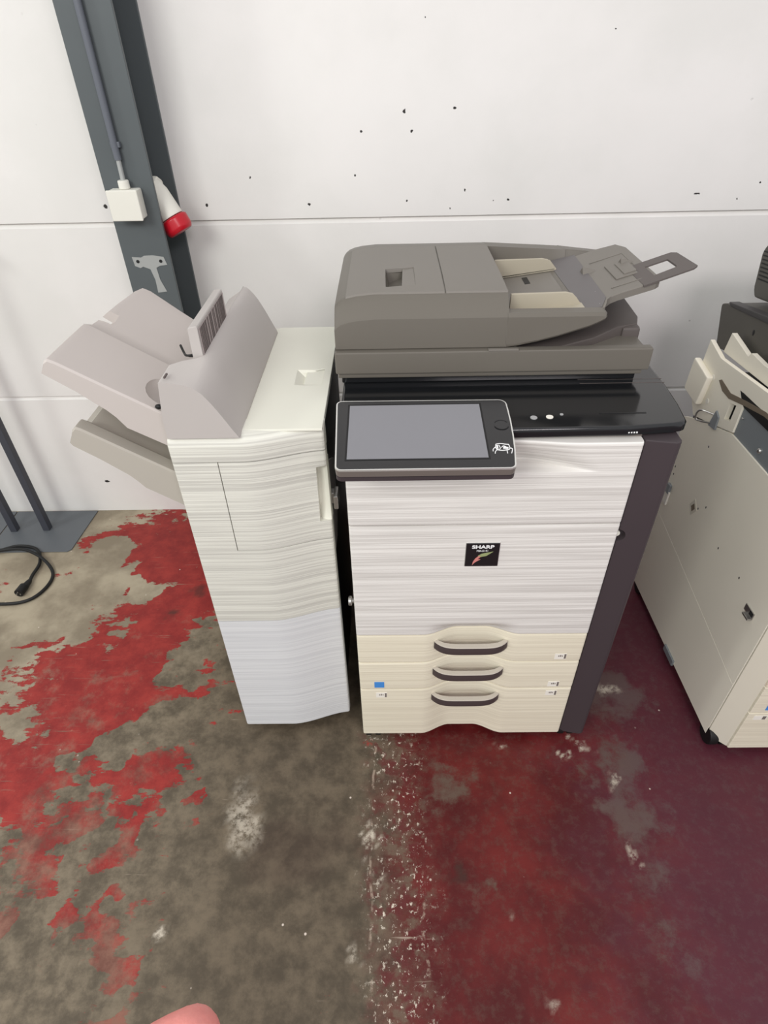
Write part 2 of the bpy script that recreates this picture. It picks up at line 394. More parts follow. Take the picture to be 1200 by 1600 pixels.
# steel H column against the wall
cx0, cx1, cy = -.795, -.655, 1.87
bm = bmesh.new(); cm = (cx0+cx1)/2
prism(bm, [(cx0,cy),(cx1,cy),(cx1,cy+.011),(cm+.004,cy+.011),(cm+.004,WY-.012),(cx1,WY-.012),(cx1,WY-.001),(cx0,WY-.001),(cx0,WY-.012),(cm-.004,WY-.012),(cm-.004,cy+.011),(cx0,cy+.011)], 'z', 0, 3.6, bev=.001, seg=1)
colm = obj('column', bm, M['column'], origin=(cm, cy+.1, 0)); colm['kind'] = 'structure'
colm['label'] = 'dark grey painted steel column standing against the white wall'
bm = bmesh.new()
prism(bm, [(-.769,1.118),(-.742,1.116),(-.732,1.121),(-.706,1.122),(-.674,1.117),(-.668,1.094),(-.690,1.092),(-.703,1.086),(-.700,1.05),(-.688,1.015),(-.716,1.012),(-.715,1.05),(-.722,1.082),(-.742,1.090),(-.751,1.086),(-.766,1.092)], 'y', cy-.0012, cy+.001)
pp = obj('bare_patch', bm, M['primer'], colm, label='T shaped patch of bare primer with two bolt holes')
for x in (-.754, -.685): bm = bmesh.new(); cyl(bm, (x, cy-.0018, 1.105), 'y', .005, .002, 12); obj('bolt_hole', bm, M['black'], pp)

# conduit and junction box on the column face
bm = bmesh.new(); tube(bm, [(-.731, cy-.011, 3.5), (-.731, cy-.011, 1.40), (-.730, cy-.012, 1.372)], .0095, 14)
o = obj('cable_conduit', bm, M['conduit'], origin=(-.731, cy-.01, 1.35)); tag(o, 'thin grey conduit running down the face of the steel column', 'conduit')
bm = bmesh.new(); box(bm, -.742, -.716, cy-.014, cy, 1.40, 1.414, bev=.002); obj('clip', bm, M['conduit'], o)
bm = bmesh.new(); tube(bm, [(-.730, cy-.012, 1.374), (-.729, cy-.018, 1.320)], .0065, 12); obj('sleeve', bm, M['primer'], o)
jb = thing('junction_box', (-.731, cy-.025, 1.228), 'small square off-white junction box on the grey steel column', 'junction box')
bm = bmesh.new(); box(bm, -.772, -.690, cy-.044, cy-.001, 1.229, 1.303, bev=.004); obj('box_body', bm, M['box'], jb)
bm = bmesh.new(); box(bm, -.774, -.688, cy-.051, cy-.045, 1.227, 1.305, bev=.004); obj('box_lid', bm, M['box'], jb)
bm = bmesh.new(); cyl(bm, (-.729, cy-.020, 1.303), 'z', .015, .022, 18, .003); obj('cable_gland', bm, M['box'], jb)

# red and white industrial socket behind the column
so = thing('industrial_socket', (-.655, 1.96, 1.15), 'white and red industrial power socket on the column side', 'socket')
bm = bmesh.new(); prism(bm, [(1.90,1.19),(1.89,1.30),(1.96,1.318),(2.0,1.30),(2.01,1.20)], 'x', -.718, -.668, bev=.008); obj('socket_housing', bm, M['box'], so)
d = Vector((.44, -.12, -.85)).normalized(); c0 = Vector((-.676, 1.945, 1.272))
bm = bmesh.new()
u = d.orthogonal().normalized(); w = d.cross(u)
ring = lambda o_, r: [c0 + d*o_ + r*(math.cos(2*PI*i/24)*u + math.sin(2*PI*i/24)*w) for i in range(24)]
loft(bm, [ring(-.03,.026), ring(.0,.034), ring(.07,.036)], bev=.003); obj('socket_barrel', bm, M['box'], so)
bm = bmesh.new(); loft(bm, [ring(.071,.036), ring(.076,.043), ring(.105,.042), ring(.115,.036)], bev=.003); obj('socket_cap', bm, M['red'], so, label='red flap cap')

# ------------------------------------------------------------------ left: plate stand and power cord
st = thing('post_stand', (-1.55, 1.93, 0), 'dark grey metal stand with slim posts and flat floor plate', 'stand')
bm = bmesh.new(); prism(bm, [(-1.655,1.795),(-1.325,1.795),(-1.312,1.808),(-1.300,2.062),(-1.655,2.062)], 'z', 0, .005, bev=.001, seg=1); obj('base_plate', bm, M['plate'], st)
bm = bmesh.new(); prism(bm, [(-2.05,1.795),(-1.660,1.795),(-1.660,2.062),(-2.05,2.062)], 'z', 0, .005, bev=.001, seg=1); obj('base_plate', bm, M['plate'], st)
for x, y in ((-1.468,1.94), (-1.605,1.935)):
    bm = bmesh.new(); box(bm, x-.014, x+.014, y-.014, y+.014, .005, 1.18, bev=.002); obj('post', bm, M['stand'], st)
bm = bmesh.new(); box(bm, -1.66, -1.42, 1.92, 1.955, 1.18, 1.21, bev=.003); obj('top_rail', bm, M['stand'], st)

co = thing('power_cord', (-1.4, 1.65, 0), 'black power cord coiled on the floor with its plug end showing', 'power cord')
r_ = .0075
p = [(-1.85,1.70,r_), (-1.70,1.78,.010), (-1.601,1.796,.013), (-1.534,1.822,.013), (-1.45,1.801,.012), (-1.402,1.725,.011), (-1.397,1.652,.012), (-1.391,1.617,.014)]
bm = bmesh.new(); tube(bm, smooth_path(p), .0062, 10); obj('cable', bm, M['rubber'], co)
p = [(-1.80,1.74,r_), (-1.548,1.790,.024), (-1.424,1.755,.025), (-1.334,1.68,r_), (-1.315,1.599,r_), (-1.354,1.524,r_), (-1.456,1.505,r_), (-1.65,1.53,r_), (-1.85,1.62,r_)]
bm = bmesh.new(); tube(bm, smooth_path(p), .0062, 10); obj('cable', bm, M['rubber'], co)
bm = bmesh.new(); tube(bm, [(-1.391,1.622,.014), (-1.392,1.612,.014), (-1.394,1.592,.015), (-1.396,1.585,.017), (-1.399,1.548,.018)], [.007,.010,.012,.0165,.0165], 14); pl = obj('plug', bm, M['rubber'], co)
bm = bmesh.new()
for dx, dz in ((-.007,-.003),(.007,-.003),(0,.006)): box(bm, -1.3995+dx-.0015, -1.3995+dx+.0015, 1.5455, 1.549, .018+dz-.003, .018+dz+.003)
obj('plug_contacts', bm, M['steel'], pl)

# ------------------------------------------------------------------ finisher (left unit)
fi = thing('paper_finisher', (-.29, 1.27, 0), 'tall white paper finisher unit with grey angled output trays', 'finisher')
def fy(x):
    return .986 + .040*sstep(-.30, -.125, x)
bm = bmesh.new(); box(bm, -.432, -.146, 1.060, 1.54, .040, 1.005, bev=.004); obj('cabinet', bm, M['black'], fi)
bm = bmesh.new(); box(bm, -.4365, -.432, 1.03, 1.545, .04, 1.01, bev=.001); box(bm, -.432, -.146, 1.540, 1.547, .04, 1.01, bev=.001); obj('rear_panel', bm, M['lid'], fi, label='warm white side and back sheet')
for x in (-.40, -.18):
    for y in (1.09, 1.48):
        bm = bmesh.new(); box(bm, x-.012, x+.012, y-.012, y+.012, .03, .042); ca = obj('caster', bm, M['rubber'], fi)
        bm = bmesh.new(); cyl(bm, (x-.009, y, .02), 'x', .02, .018, 18, .003); obj('wheel', bm, M['rubber'], ca)
XS = [-.4370,-.4365,-.4345,-.431] + frange(-.42, -.14, 28) + [-.137,-.1345,-.1335]
def fin_panel(x0, x1, z0, z1, name, mat, roundtop=False, roundl=False, roundr=False, bot=None):
    xs = [x0] + [x for x in XS if x0 < x < x1] + [x1]
    zs = frange(z0, z1, 2) if not roundtop else frange(z0, z1-.025, 2) + [z1-.018, z1-.012, z1-.007, z1-.003, z1]
    def f(x, z):
        y = fy(x)
        if roundtop and z > z1-.018:
            t = (z-(z1-.018))/.018; y += .030*(1-math.sqrt(max(0, 1-t*t)))
        for flag, e, s in ((roundl, x0, 1), (roundr, x1, -1)):
            dd = s*(x-e)
            if flag and dd < .006: y += .006*(1-math.sqrt(max(0, 1-((.006-dd)/.006)**2)))
        return (x, y, z)
    bm = bmesh.new(); relief(bm, xs, zs, f, 1.060 if roundtop else 1.05); return bm
bm = fin_panel(-.437, -.346, .494, .964, '', None, roundl=True)
b2 = fin_panel(-.346, -.1335, .494, .727, '', None, roundr=True); join(bm, b2)
b2 = fin_panel(-.437, -.1335, .9655, 1.020, '', None, True, True, True); join(bm, b2)
obj('front_cover', bm, M['strata_fin'], fi)
door = obj('front_door', fin_panel(-.344, -.1335, .729, .9635, '', None, roundr=True), M['strata_fin'], fi)
cb = bmesh.new(); loft(cb, [[(-.159,.95,.780),(-.120,.95,.780),(-.120,1.10,.780),(-.159,1.10,.780)], [(-.156,.95,.925),(-.120,.95,.929),(-.120,1.10,.929),(-.156,1.10,.925)]]); cut(door, cb)
bm = bmesh.new()
loft(bm, [[(-.162,1.046,z),(-.154,1.046-q,z),(-.145,1.042-q,z),(-.138,1.037-q*.6,z),(-.1340,1.031,z),(-.1335,1.0595,z),(-.162,1.0595,z)] for z, q in ((.774,.014),(.790,.008),(.82,.002),(.87,0),(.934,0))]); obj('finger_grip', bm, M['lid'], door, sharp=40)
obj('lower_cover', fin_panel(-.437, -.1335, .038, .4925, '', None, roundl=True, roundr=True), M['strata_low'], fi)
bm = bmesh.new(); box(bm, -.436, -.1345, 1.058, 1.545, 1.004, 1.019, bev=.003)
lid = obj('top_lid', bm, M['lid'], fi)
bm = bmesh.new(); box(bm, -.292, -.1345, 1.0165, 1.545, 1.0145, 1.0205, bev=.002)
lid2 = obj('access_cover', bm, M['lid'], lid)
def scoop():
    t = bmesh.new()
    loft(t, [[(-.226,1.206,1.03),(-.150,1.203,1.03),(-.150,1.292,1.03),(-.228,1.296,1.03)], [(-.196,1.212,1.0085),(-.152,1.206,1.0085),(-.152,1.288,1.0085),(-.196,1.270,1.0085)]]); return t
cut(lid2, scoop()); cut(lid, scoop())
bm = bmesh.new(); box(bm, -.192, -.151, 1.205, 1.290, 1.008, 1.0165, bev=.002); obj('finger_flap', bm, M['lid'], lid)
bm = bmesh.new(); prism(bm, [(1.05,.62),(1.16,.62),(1.22,.68),(1.22,.82),(1.05,.92)], 'x', -.1465, -.140, bev=.001); obj('side_panel', bm, M['hood'], fi)
bm = bmesh.new(); box(bm, -.1465, -.120, 1.06, 1.08, .80, .83, bev=.003); box(bm, -.128, -.118, 1.04, 1.08, .80, .835, bev=.002); obj('docking_latch', bm, M['steel'], fi)
# hood
bm = bmesh.new()
hi = [(-.362,1.142),(-.355,1.1405),(-.347,1.134),(-.339,1.1245),(-.331,1.112),(-.323,1.096),(-.315,1.0785),(-.307,1.059),(-.300,1.0415),(-.2935,1.027),(-.2925,1.019)]
lo = [(-.362,1.1255),(-.355,1.121),(-.348,1.1145),(-.340,1.104),(-.332,1.0915),(-.324,1.078),(-.316,1.063),(-.308,1.0475),(-.301,1.0345),(-.2945,1.0235),(-.2925,1.019)]
fb = [(-.432,1.019),(-.4315,1.06),(-.4225,1.128),(-.421,1.137),(-.417,1.1385),(-.405,1.1365),(-.390,1.134),(-.376,1.131)]
def hood_ring(y, b, left):
    out = []
    for i, (x, z) in enumerate(fb):
        z2 = z + b*max(0, min(1, (x+.43)/.06))*.0125
        x2 = x + (max(x, -.3625-.0003*(8-i))-x)*left
        out.append((x2, y, z2))
    return out + [(x, y, zl_+(zh_-zl_)*b) for (x, zl_), (_, zh_) in zip(lo, hi)]
loft(bm, [hood_ring(*q) for q in ((.9885,0,0),(.9895,.01,0),(1.01,.08,0),(1.04,.35,0),(1.06,.6,0),(1.075,.75,.35),(1.085,.85,.8),(1.095,.92,1),(1.12,1,1),(1.30,1,1),(1.512,.8,1))])
rb = [(-.415,1.019),(-.410,1.10),(-.404,1.110),(-.385,1.122),(-.370,1.131),(-.361,1.134),(-.361,1.019)]
loft(bm, [[(x,1.345,z) for x, z in rb], [(x,1.512,z) for x, z in rb]], bev=.004)
hood = obj('exit_hood', bm, M['hood'], fi, sharp=34)
bm = bmesh.new(); box(bm, -.412, -.409, .997, 1.014, 1.1415, 1.1445); obj('arrow_mark', bm, M['stripe_dark'], hood)
# striped stack guide
sg = bmesh.new(); prism(sg, [(-.384,1.05),(-.384,1.150),(-.383,1.194),(-.380,1.1975),(-.366,1.2),(-.363,1.1975),(-.363,1.05)], 'y', 1.095, 1.312, bev=.002)
sgo = obj('stack_guide', sg, M['hood'], fi)
bm = bmesh.new(); box(bm, -.3628, -.3615, 1.100, 1.307, 1.142, 1.193); fc = obj('striped_face', bm, plastic('mauve_grey_print', (172,160,158), .6, bump=0), sgo)
bm = bmesh.new(); y = 1.104
while y < 1.300:
    w_ = random.choice((.002,.003,.003,.005,.007)); box(bm, -.3617, -.3609, y, y+w_, 1.1425, 1.1925); y += w_ + random.choice((.003,.004,.006,.009))
obj('stripe', bm, M['stripe_dark'], sgo); bpy.data.objects['stripe']['kind'] = 'stuff'
bm = bmesh.new()
tube(bm, smooth_path([(-.428,1.165,1.134),(-.415,1.140,1.128),(-.405,1.120,1.132),(-.392,1.105,1.138),(-.380,1.100,1.142),(-.378,1.115,1.135),(-.395,1.130,1.126),(-.405,1.135,1.124)]), .0025, 8); obj('wire_hook', bm, M['rubber'], fi)
# output trays
def tray_bm(dz, sl, xin, xout, tin, tout, y0=1.028, y1=1.475):
    """angled tray: top plane from (xin, tin) up to (xout, tout); y is depth"""
    bm = bmesh.new()
    def top(x): return tin + (tout-tin)*(xin-x)/(xin-xout)
    return bm, top
def section(y, fall, x0=-.446):
    return [(x0,1.054-fall),(-.54,1.1125-fall),(-.62,1.163-fall),(-.632,1.168-fall),(-.640,1.163-fall),(-.650,1.141),(-.600,1.104),(-.552,1.062),(-.538,1.046),(-.523,1.022),(x0,.976)]
bm = bmesh.new()
rings = []
for y, fall, dx in ((1.028,.004,0),(1.032,0,0),(1.12,0,0),(1.205,.001,0),(1.212,.004,0),(1.235,.014,.001),(1.26,.016,.002),(1.36,.014,.012),(1.44,.013,.024),(1.468,.014,.034),(1.475,.020,.040)):
    rings.append([(x + dx*max(0, min(1, (-.45-x)/.18)), y, z) for x, z in section(y, fall)])
loft(bm, rings, bev=0)
ut = obj('output_tray', bm, M['tray'], fi, sharp=25, label='upper angled output tray')
cb = bmesh.new(); loft(cb, [[(-.66,1.262,1.30),(-.604,1.262,1.30),(-.604,1.315,1.30),(-.66,1.315,1.30)], [(-.66,1.262,1.135),(-.604,1.270,1.122),(-.604,1.315,1.122),(-.66,1.315,1.135)]]); cut(ut, cb)
cb = bmesh.new(); ball(cb, (-.445,1.10,1.085), .062, (.75,.95,.7), 24); cut(ut, cb)
bm = bmesh.new(); ball(bm, (-.4525,1.036,1.064), .005, (1.4,1,1)); obj('peg_hole', bm, M['rubber'], ut)
bm = bmesh.new()
rings = []
def sec2(fall):
    x0 = -.452
    return [(x0,.912-fall),(-.54,.969-fall),(-.618,1.020-fall),(-.628,1.0245-fall),(-.636,1.018-fall),(-.649,.990),(-.645,.982),(-.600,.949),(-.552,.909),(-.538,.893),(-.525,.875),(x0,.826)]
for y, fall in ((1.028,.004),(1.032,0),(1.060,0),(1.066,.003),(1.09,.026),(1.30,.028),(1.425,.026),(1.44,.003),(1.468,0),(1.475,.005)): rings.append([(x, y, z) for x, z in sec2(fall)])
loft(bm, rings); obj('output_tray', bm, M['trayd'], fi, sharp=25, label='lower angled output tray')

# ------------------------------------------------------------------ main multifunction copier
mc = thing('office_copier', (.22, 1.28, 0), 'large white and charcoal office copier with tilted touch screen and raised feeder lid', 'copier')
XL, XR, YF = -.091, .477, .956
bm = bmesh.new(); box(bm, XL+.008, .50, 1.024, 1.62, .040, 1.02, bev=.004); obj('body', bm, M['black'], mc)
bm = bmesh.new(); box(bm, XL+.001, XL+.0078, .99, 1.06, .05, 1.0, bev=.001); obj('edge_strip', bm, M['lid'], mc)
# right charcoal panel
bm = bmesh.new(); prism(bm, [(.4795,.962),(.535,.951),(.543,.953),(.548,.960),(.560,1.62),(.4795,1.62)], 'z', .028, 1.018, bev=.003); sp = obj('side_panel', bm, M['auber'], mc, sharp=25)
cb = bmesh.new(); cyl(cb, (.4795,.945,.782), 'y', .016, .028, 20); cut(sp, cb)
bm = bmesh.new(); cyl(bm, (.4795,.966,.782), 'y', .0075, .012, 16, .002); obj('latch_pin', bm, M['lid'], mc)
bm = bmesh.new(); cyl(bm, (XL+.010,.992,.556), 'x', .006, -.022, 12); cyl(bm, (XL-.008,.992,.556), 'x', .012, -.008, 16, .002); obj('knob', bm, M['steel'], mc, label='silver knob')
# casters
for x, y in ((-.062,.985),(.500,.985),(-.062,1.58),(.500,1.58)):
    bm = bmesh.new()
    box(bm, x-.016, x+.016, y-.018, y+.018, .03, .048, bev=.003)
    ca = obj('caster', bm, M['rubber'], mc)
    for dx in (-.014,.014): bm = bmesh.new(); cyl(bm, (x+dx-.009, y, .026), 'x', .026, .018, 20, .004); obj('wheel', bm, M['rubber'], ca)
HX, HW = .194, .118
def channel(x): return .027*(1-sstep(.28, 1.0, abs(x-HX)/HW))
CX = [XL, XL+.001, XL+.003, XL+.006] + frange(XL+.02, .07, 5) + frange(.076, .312, 40) + frange(.33, XR-.015, 6) + [XR-.006, XR-.003, XR-.001, XR]
def edge_round(x, z, z0, z1, r=.005):
    dx = min(x-XL, XR-x); dz = min(z-z0, z1-z); o_ = 0
    for q in (dx, dz):
        if q < r: o_ += r*(1-math.sqrt(max(0, 1-((r-q)/r)**2)))
    return o_
def zl(z0, z1, n=3, r=.0055): return [z0, z0+r*.3, z0+r] + frange(z0, z1, n)[1:-1] + [z1-r, z1-r*.3, z1]
def drawer(z0, z1, mat, notch=False):
    bm = bmesh.new()
    def f(x, z):
        zz = z
        if notch: zz = z + (z1-z)/(z1-z0)*.003*(1-sstep(.40, 1.0, abs(x-HX)/(HW*.92)))
        return (x, YF + channel(x) + edge_round(x, z, z0, z1, .0055), zz)
    relief(bm, CX, zl(z0, z1), f, 1.02); return obj('drawer', bm, mat, mc, sharp=40)
def handle(par, zc):
    # bar bridging the channel, bowed towards the room
    xs = frange(.102, .284, 24)
    def path(x):
        t = (x-HX)/.091; return YF + .003 - .020*(1-abs(t)**5)
    rings = []
    for x in xs:
        y = path(x); e = abs((x-HX)/.091)
        d_ = .013; zc_ = zc - .002*(1-e**3)
        rings.append([(x,y+.001,zc_-.020),(x,y-.0015,zc_-.010),(x,y+.0005,zc_+.005),(x,y+d_,zc_+.005),(x,y+d_,zc_-.018)])
    bm = bmesh.new(); loft(bm, rings); h = obj('handle', bm, M['handle'], par, sharp=35, label='dark brown bow handle')
    rings = []
    for x in xs:
        y = path(x); e = abs((x-HX)/.091); zc_ = zc - .002*(1-e**3); d_ = .013
        rings.append([(x,y+.0005,zc_+.0052),(x,y+.002,zc_+.0075),(x,y+d_,zc_+.0085),(x,y+d_,zc_+.0052)])
    bm = bmesh.new(); loft(bm, rings); obj('handle_cap', bm, M['handle_top'], par, sharp=35, label='pale top face of the handle')
def paper_label(par, x, z, w=.030, h=.021, ink=True):
    y = YF - .0008
    bm = bmesh.new(); box(bm, x-w/2, x+w/2, y, YF+.001, z-h/2, z+h/2); l = obj('size_label', bm, M['label'], par)
    bm = bmesh.new(); box(bm, x+w*.30, x+w*.46, y-.0005, y, z-h*.42, z+h*.42)
    if ink: box(bm, x-w*.2, x-w*.12, y-.0005, y, z-h*.05, z+h*.2); box(bm, x-w*.06, x+.001, y-.0005, y, z-h*.05, z+h*.25); box(bm, x+.003, x+.005, y-.0005, y, z-h*.05, z+h*.2)
    obj('label_print', bm, M['print'], par)
d1 = drawer(.3605, .4665, M['strata_cream']); handle(d1, .432)
d2 = drawer(.2470, .3585, M['strata_cream']); handle(d2, .324)
d3 = drawer(.028, .245, M['strata_cream'], True); handle(d3, .211)
paper_label(d1, .424, .382); paper_label(d2, .424, .266); paper_label(d3, .424, .226); paper_label(d3, -.034, .222)
bm = bmesh.new(); box(bm, -.052, -.026, YF-.0008, YF+.001, .256, .280); obj('blue_sticker', bm, M['blue'], d2, label='small blue sticker')
# front door
bm = bmesh.new()
def fd(x, z):
    rec = channel(x)*(1-sstep(.468, .515, z + .0*x))
    return (x, YF + rec*1.0 + edge_round(x, z, .468, .8175, .004), z)
relief(bm, CX, [.468,.469,.471,.476] + frange(.482, .52, 8) + frange(.56, .80, 5) + [.8135,.8163,.8175], fd, 1.02)
fdo = obj('front_door', bm, M['strata'], mc, sharp=40)
# upper cover with scoop
bm = bmesh.new()
UX = [XL, XL+.001, XL+.003, XL+.006] + frange(XL+.02, .20, 8) + frange(.215, .42, 40) + [.44, .455, XR-.006, XR-.003, XR-.001, XR]
def uc(x, z):
    y = YF + edge_round(x, z, .8195, 1.0165, .004)
    side = 1 - sstep(.26, .41, x + (z-.952)*.75)
    if z > .9505: y += .040*side*sstep(.9500, .9545, z)*(1-.62*sstep(.956, 1.0165, z)**.7)
    return (x, y, z)
relief(bm, UX, [.8195,.8205,.8235] + frange(.85, .945, 4) + [.9500,.9505,.9515,.9525,.9535,.9545] + frange(.957, 1.010, 14) + [1.0135,1.0155,1.0165], uc, 1.03)
obj('upper_cover', bm, M['strata'], mc, sharp=45)
# badge
bm = bmesh.new(); box(bm, .159, .231, YF-.0035, YF+.001, .7035, .7705, bev=.0015); bd = obj('badge', bm, M['gloss'], mc)
bm = bmesh.new(); box(bm, .1580, .2320, YF-.002, YF+.001, .7025, .7715, bev=.0008); obj('badge_rim', bm, M['silver'], bd)
R = Matrix.Rotation(PI/2, 4, 'X')
obj('badge_lettering', text_bm('SHARP', .0125, Matrix.Translation((.195, YF-.0040, .7610)) @ R, sx=1.28, bold=.0004), M['white'], bd, label='white raised letters')
obj('badge_lettering', text_bm('MX-5141', .0068, Matrix.Translation((.1945, YF-.0040, .7500)) @ R, sx=1.0), M['white'], bd)
def flat(pts, y0, y1):
    b = bmesh.new(); prism(b, pts, 'y', y0, y1); return b
sw = lambda L: [(.195+(a-.5)*.072, .737+(b-.5)*.066) for a, b in L]
obj('badge_swoosh', flat(sw([(.22,.06),(.24,.22),(.30,.36),(.40,.48),(.46,.44),(.37,.34),(.46,.32),(.33,.22),(.26,.14)]), YF-.0042, YF-.0035), plastic('rose_ink', (206,130,124), .4, bump=0), bd, label='rose end of the swoosh')
obj('badge_swoosh', flat(sw([(.37,.48),(.48,.57),(.82,.66),(.74,.58),(.62,.47),(.42,.42)]), YF-.0040, YF-.0035), plastic('green_ink', (150,160,112), .4, bump=0), bd, label='pale green wing of the swoosh')
# deck
bm = bmesh.new(); prism(bm, [(XL+.01,.985),(.485,.985),(.485,1.03),(XL+.01,1.03)], 'z', 1.0125, 1.0195, bev=.002); prism(bm, [(XL+.004,.978),(.4785,.978),(.4785,1.02),(XL+.004,1.02)], 'z', 1.0165, 1.0215, bev=.0015); obj('deck_fascia', bm, M['band'], mc)
def deck_outline(e=0):
    return [(-.100+e,1.62-e),(-.100+e,.975+e),(.20,.970+e),(.45,.973+e),(.535,.982+e)] + [(.566-e+.022*(math.sin(a)-1)+.0, 1.006+e-.022*math.cos(a)) for a in frange(.35, PI/2, 6)] + [(.573-e,1.06),(.578-e,1.14),(.578-e,1.62-e)]
bm = bmesh.new(); o1 = deck_outline()
loft(bm, [[(x,y,1.0190) for x, y in deck_outline(.004)], [(x,y,1.0225) for x, y in o1], [(x,y,1.036) for x, y in o1], [(x,y,1.0395) for x, y in deck_outline(.0025)], [(x,y,1.0405) for x, y in deck_outline(.006)]])
dk = obj('deck', bm, M['gloss'], mc, sharp=40)
bm = bmesh.new(); box(bm, .406, .496, 1.0235, 1.0275, 1.0400, 1.0411); obj('slot', bm, M['black'], dk)
bm = bmesh.new(); box(bm, .40, .5775, 1.1525, 1.1545, 1.0398, 1.0409); box(bm, .40, .5775, 1.170, 1.1715, 1.0398, 1.0409); obj('seam', bm, M['greyd'], dk)
for x, y, r, mt in ((.276,1.012,.0068,'pale'), (.307,1.014,.0070,'label'), (.332,1.023,.0035,'pale')):
    bm = bmesh.new(); cyl(bm, (x, y, 1.0398), 'z', r, .0022, 20, .0006); obj('button', bm, M[mt], dk, label={'label':'lit white round button','pale':'grey round button'}[mt])
bm = bmesh.new()
for i in range(4): box(bm, .448+i*.005, .4505+i*.005, .9725, .9745, 1.027, 1.0295)
obj('deck_mark', bm, M['white'], dk)
# scanner body
bm = bmesh.new(); box(bm, -.103, .520, 1.172, 1.622, 1.0402, 1.062, bev=.003); obj('scanner_body', bm, M['gloss'], mc)
bm = bmesh.new(); box(bm, -.109, .526, 1.158, 1.625, 1.058, 1.070, bev=.003); box(bm, -.112, .535, 1.165, 1.628, 1.071, 1.104, bev=.003)
box(bm, -.113, .536, 1.150, 1.172, 1.070, 1.118, bev=.004); box(bm, -.1125, .262, 1.160, 1.6295, 1.0705, 1.1172, bev=.003)
box(bm, -.113, .536, 1.60, 1.63, 1.070, 1.118, bev=.004)
ld = obj('scanner_lid', bm, M['grey'], mc, label='grey platen lid')
bm = bmesh.new()
t = [(.262,1.174),(.34,1.178),(.43,1.205),(.49,1.247),(.536,1.262),(.545,1.29),(.545,1.42),(.52,1.47),(.50,1.60),(.262,1.60)]
loft(bm, [[(x,y,1.10) for x, y in t], [(x,y,1.1065+.020*sstep(.28,.52,x)+.014*sstep(1.26,1.33,y)*sstep(.45,.53,x)) for x, y in t]], bev=.004)
box(bm, .500, .541, 1.245, 1.40, 1.08, 1.124, bev=.008)
obj('exit_tray', bm, M['greyd'], ld, label='dark recessed exit tray')
bm = bmesh.new(); box(bm, .20, .262, 1.1495, 1.158, 1.1165, 1.1205, bev=.001); obj('hinge_strip', bm, M['grey_cover'], ld)
# feeder
def dzf(x):
    pts_ = [(-.111,-.024),(-.106,-.018),(-.098,-.012),(-.085,-.007),(-.065,-.003),(-.03,0),(1,0)]
    for (a, va), (b, vb) in zip(pts_, pts_[1:]):
        if x <= b: return va + (vb-va)*max(0, (x-a)/(b-a))
def fsec(x):
    d_ = dzf(x); zb = 1.117
    return [(1.166,zb),(1.163,1.1205),(1.162,1.150+d_*.5),(1.164,1.181+d_*.9),(1.170,1.186+d_),(1.190,1.206+d_),(1.202,1.215+d_),(1.215,1.218+d_),(1.30,1.220+d_),(1.54,1.219+d_),(1.59,1.213+d_),(1.615,1.197+d_*.8),(1.625,1.17),(1.625,zb)]
bm = bmesh.new()
loft(bm, [[(x,y,z) for y, z in fsec(x)] for x in [-.111,-.106,-.098,-.085,-.065,-.03,.05,.15,.238]])
fe = obj('document_feeder', bm, M['grey'], mc, sharp=22)
bm = bmesh.new()
for a, b in ((-.088,.1115),(.1145,.238)):
    xs = [a] + [x for x in (-.08,-.065,-.05,-.03,0) if a < x < b] + [b]
    loft(bm, [[(x,1.206,1.214+dzf(x)),(x,1.208,1.2195+dzf(x)),(x,1.30,1.2225+dzf(x)),(x,1.535,1.2215+dzf(x)),(x,1.537,1.216+dzf(x))] for x in xs])
cv = obj('feeder_cover', bm, M['grey_cover'], fe, sharp=30)
def hs():
    t = bmesh.new(); loft(t, [[(-.012,1.237,1.24),(.058,1.245,1.24),(.058,1.366,1.24),(-.012,1.358,1.24)], [(.000,1.240,1.195),(.052,1.248,1.206),(.052,1.362,1.206),(.000,1.345,1.195)]]); return t
cut(cv, hs()); cut(fe, hs())
bm = bmesh.new(); loft(bm, [[(.026,1.240,1.206),(.056,1.246,1.206),(.056,1.364,1.206),(.030,1.361,1.206)], [(.026,1.240,1.2205),(.057,1.246,1.2205),(.057,1.364,1.2205),(.030,1.361,1.2205)]], bev=.0015); obj('cover_latch', bm, M['grey_cover'], cv)
# feed tray
def zb(x):
    pts_ = [(.236,1.119),(.26,1.122),(.30,1.130),(.34,1.140),(.40,1.159),(.428,1.171),(.44,1.176),(.6,1.2)]
    for (a, va), (b, vb) in zip(pts_, pts_[1:]):
        if x <= b: return va + (vb-va)*max(0, (x-a)/(b-a))
def tf(x): return 1.158 + (x-.24)*.13
def tsec(x, e=0):
    b = zb(x); t_ = max(tf(x), b+.004); rt = 1.214 - .06*max(0, x-.24)
    return [(1.165+e,b),(1.162+e,1.128 if b < 1.124 else b+.004),(1.163+e,1.181-e*.5),(1.170+e,1.187-e*.5),(1.194+e,1.1875-e*.5),(1.199+e,max(t_, 1.1)),(1.545,t_),(1.552,rt),(1.60,rt-.003),(1.618,rt-.02),(1.625,b+.02),(1.625,b)]
bm = bmesh.new(); loft(bm, [[(x,y,z) for y, z in tsec(x, e)] for x, e in ((.236,0),(.26,0),(.30,0),(.34,0),(.40,0),(.420,.001),(.430,.004),(.436,.012))])
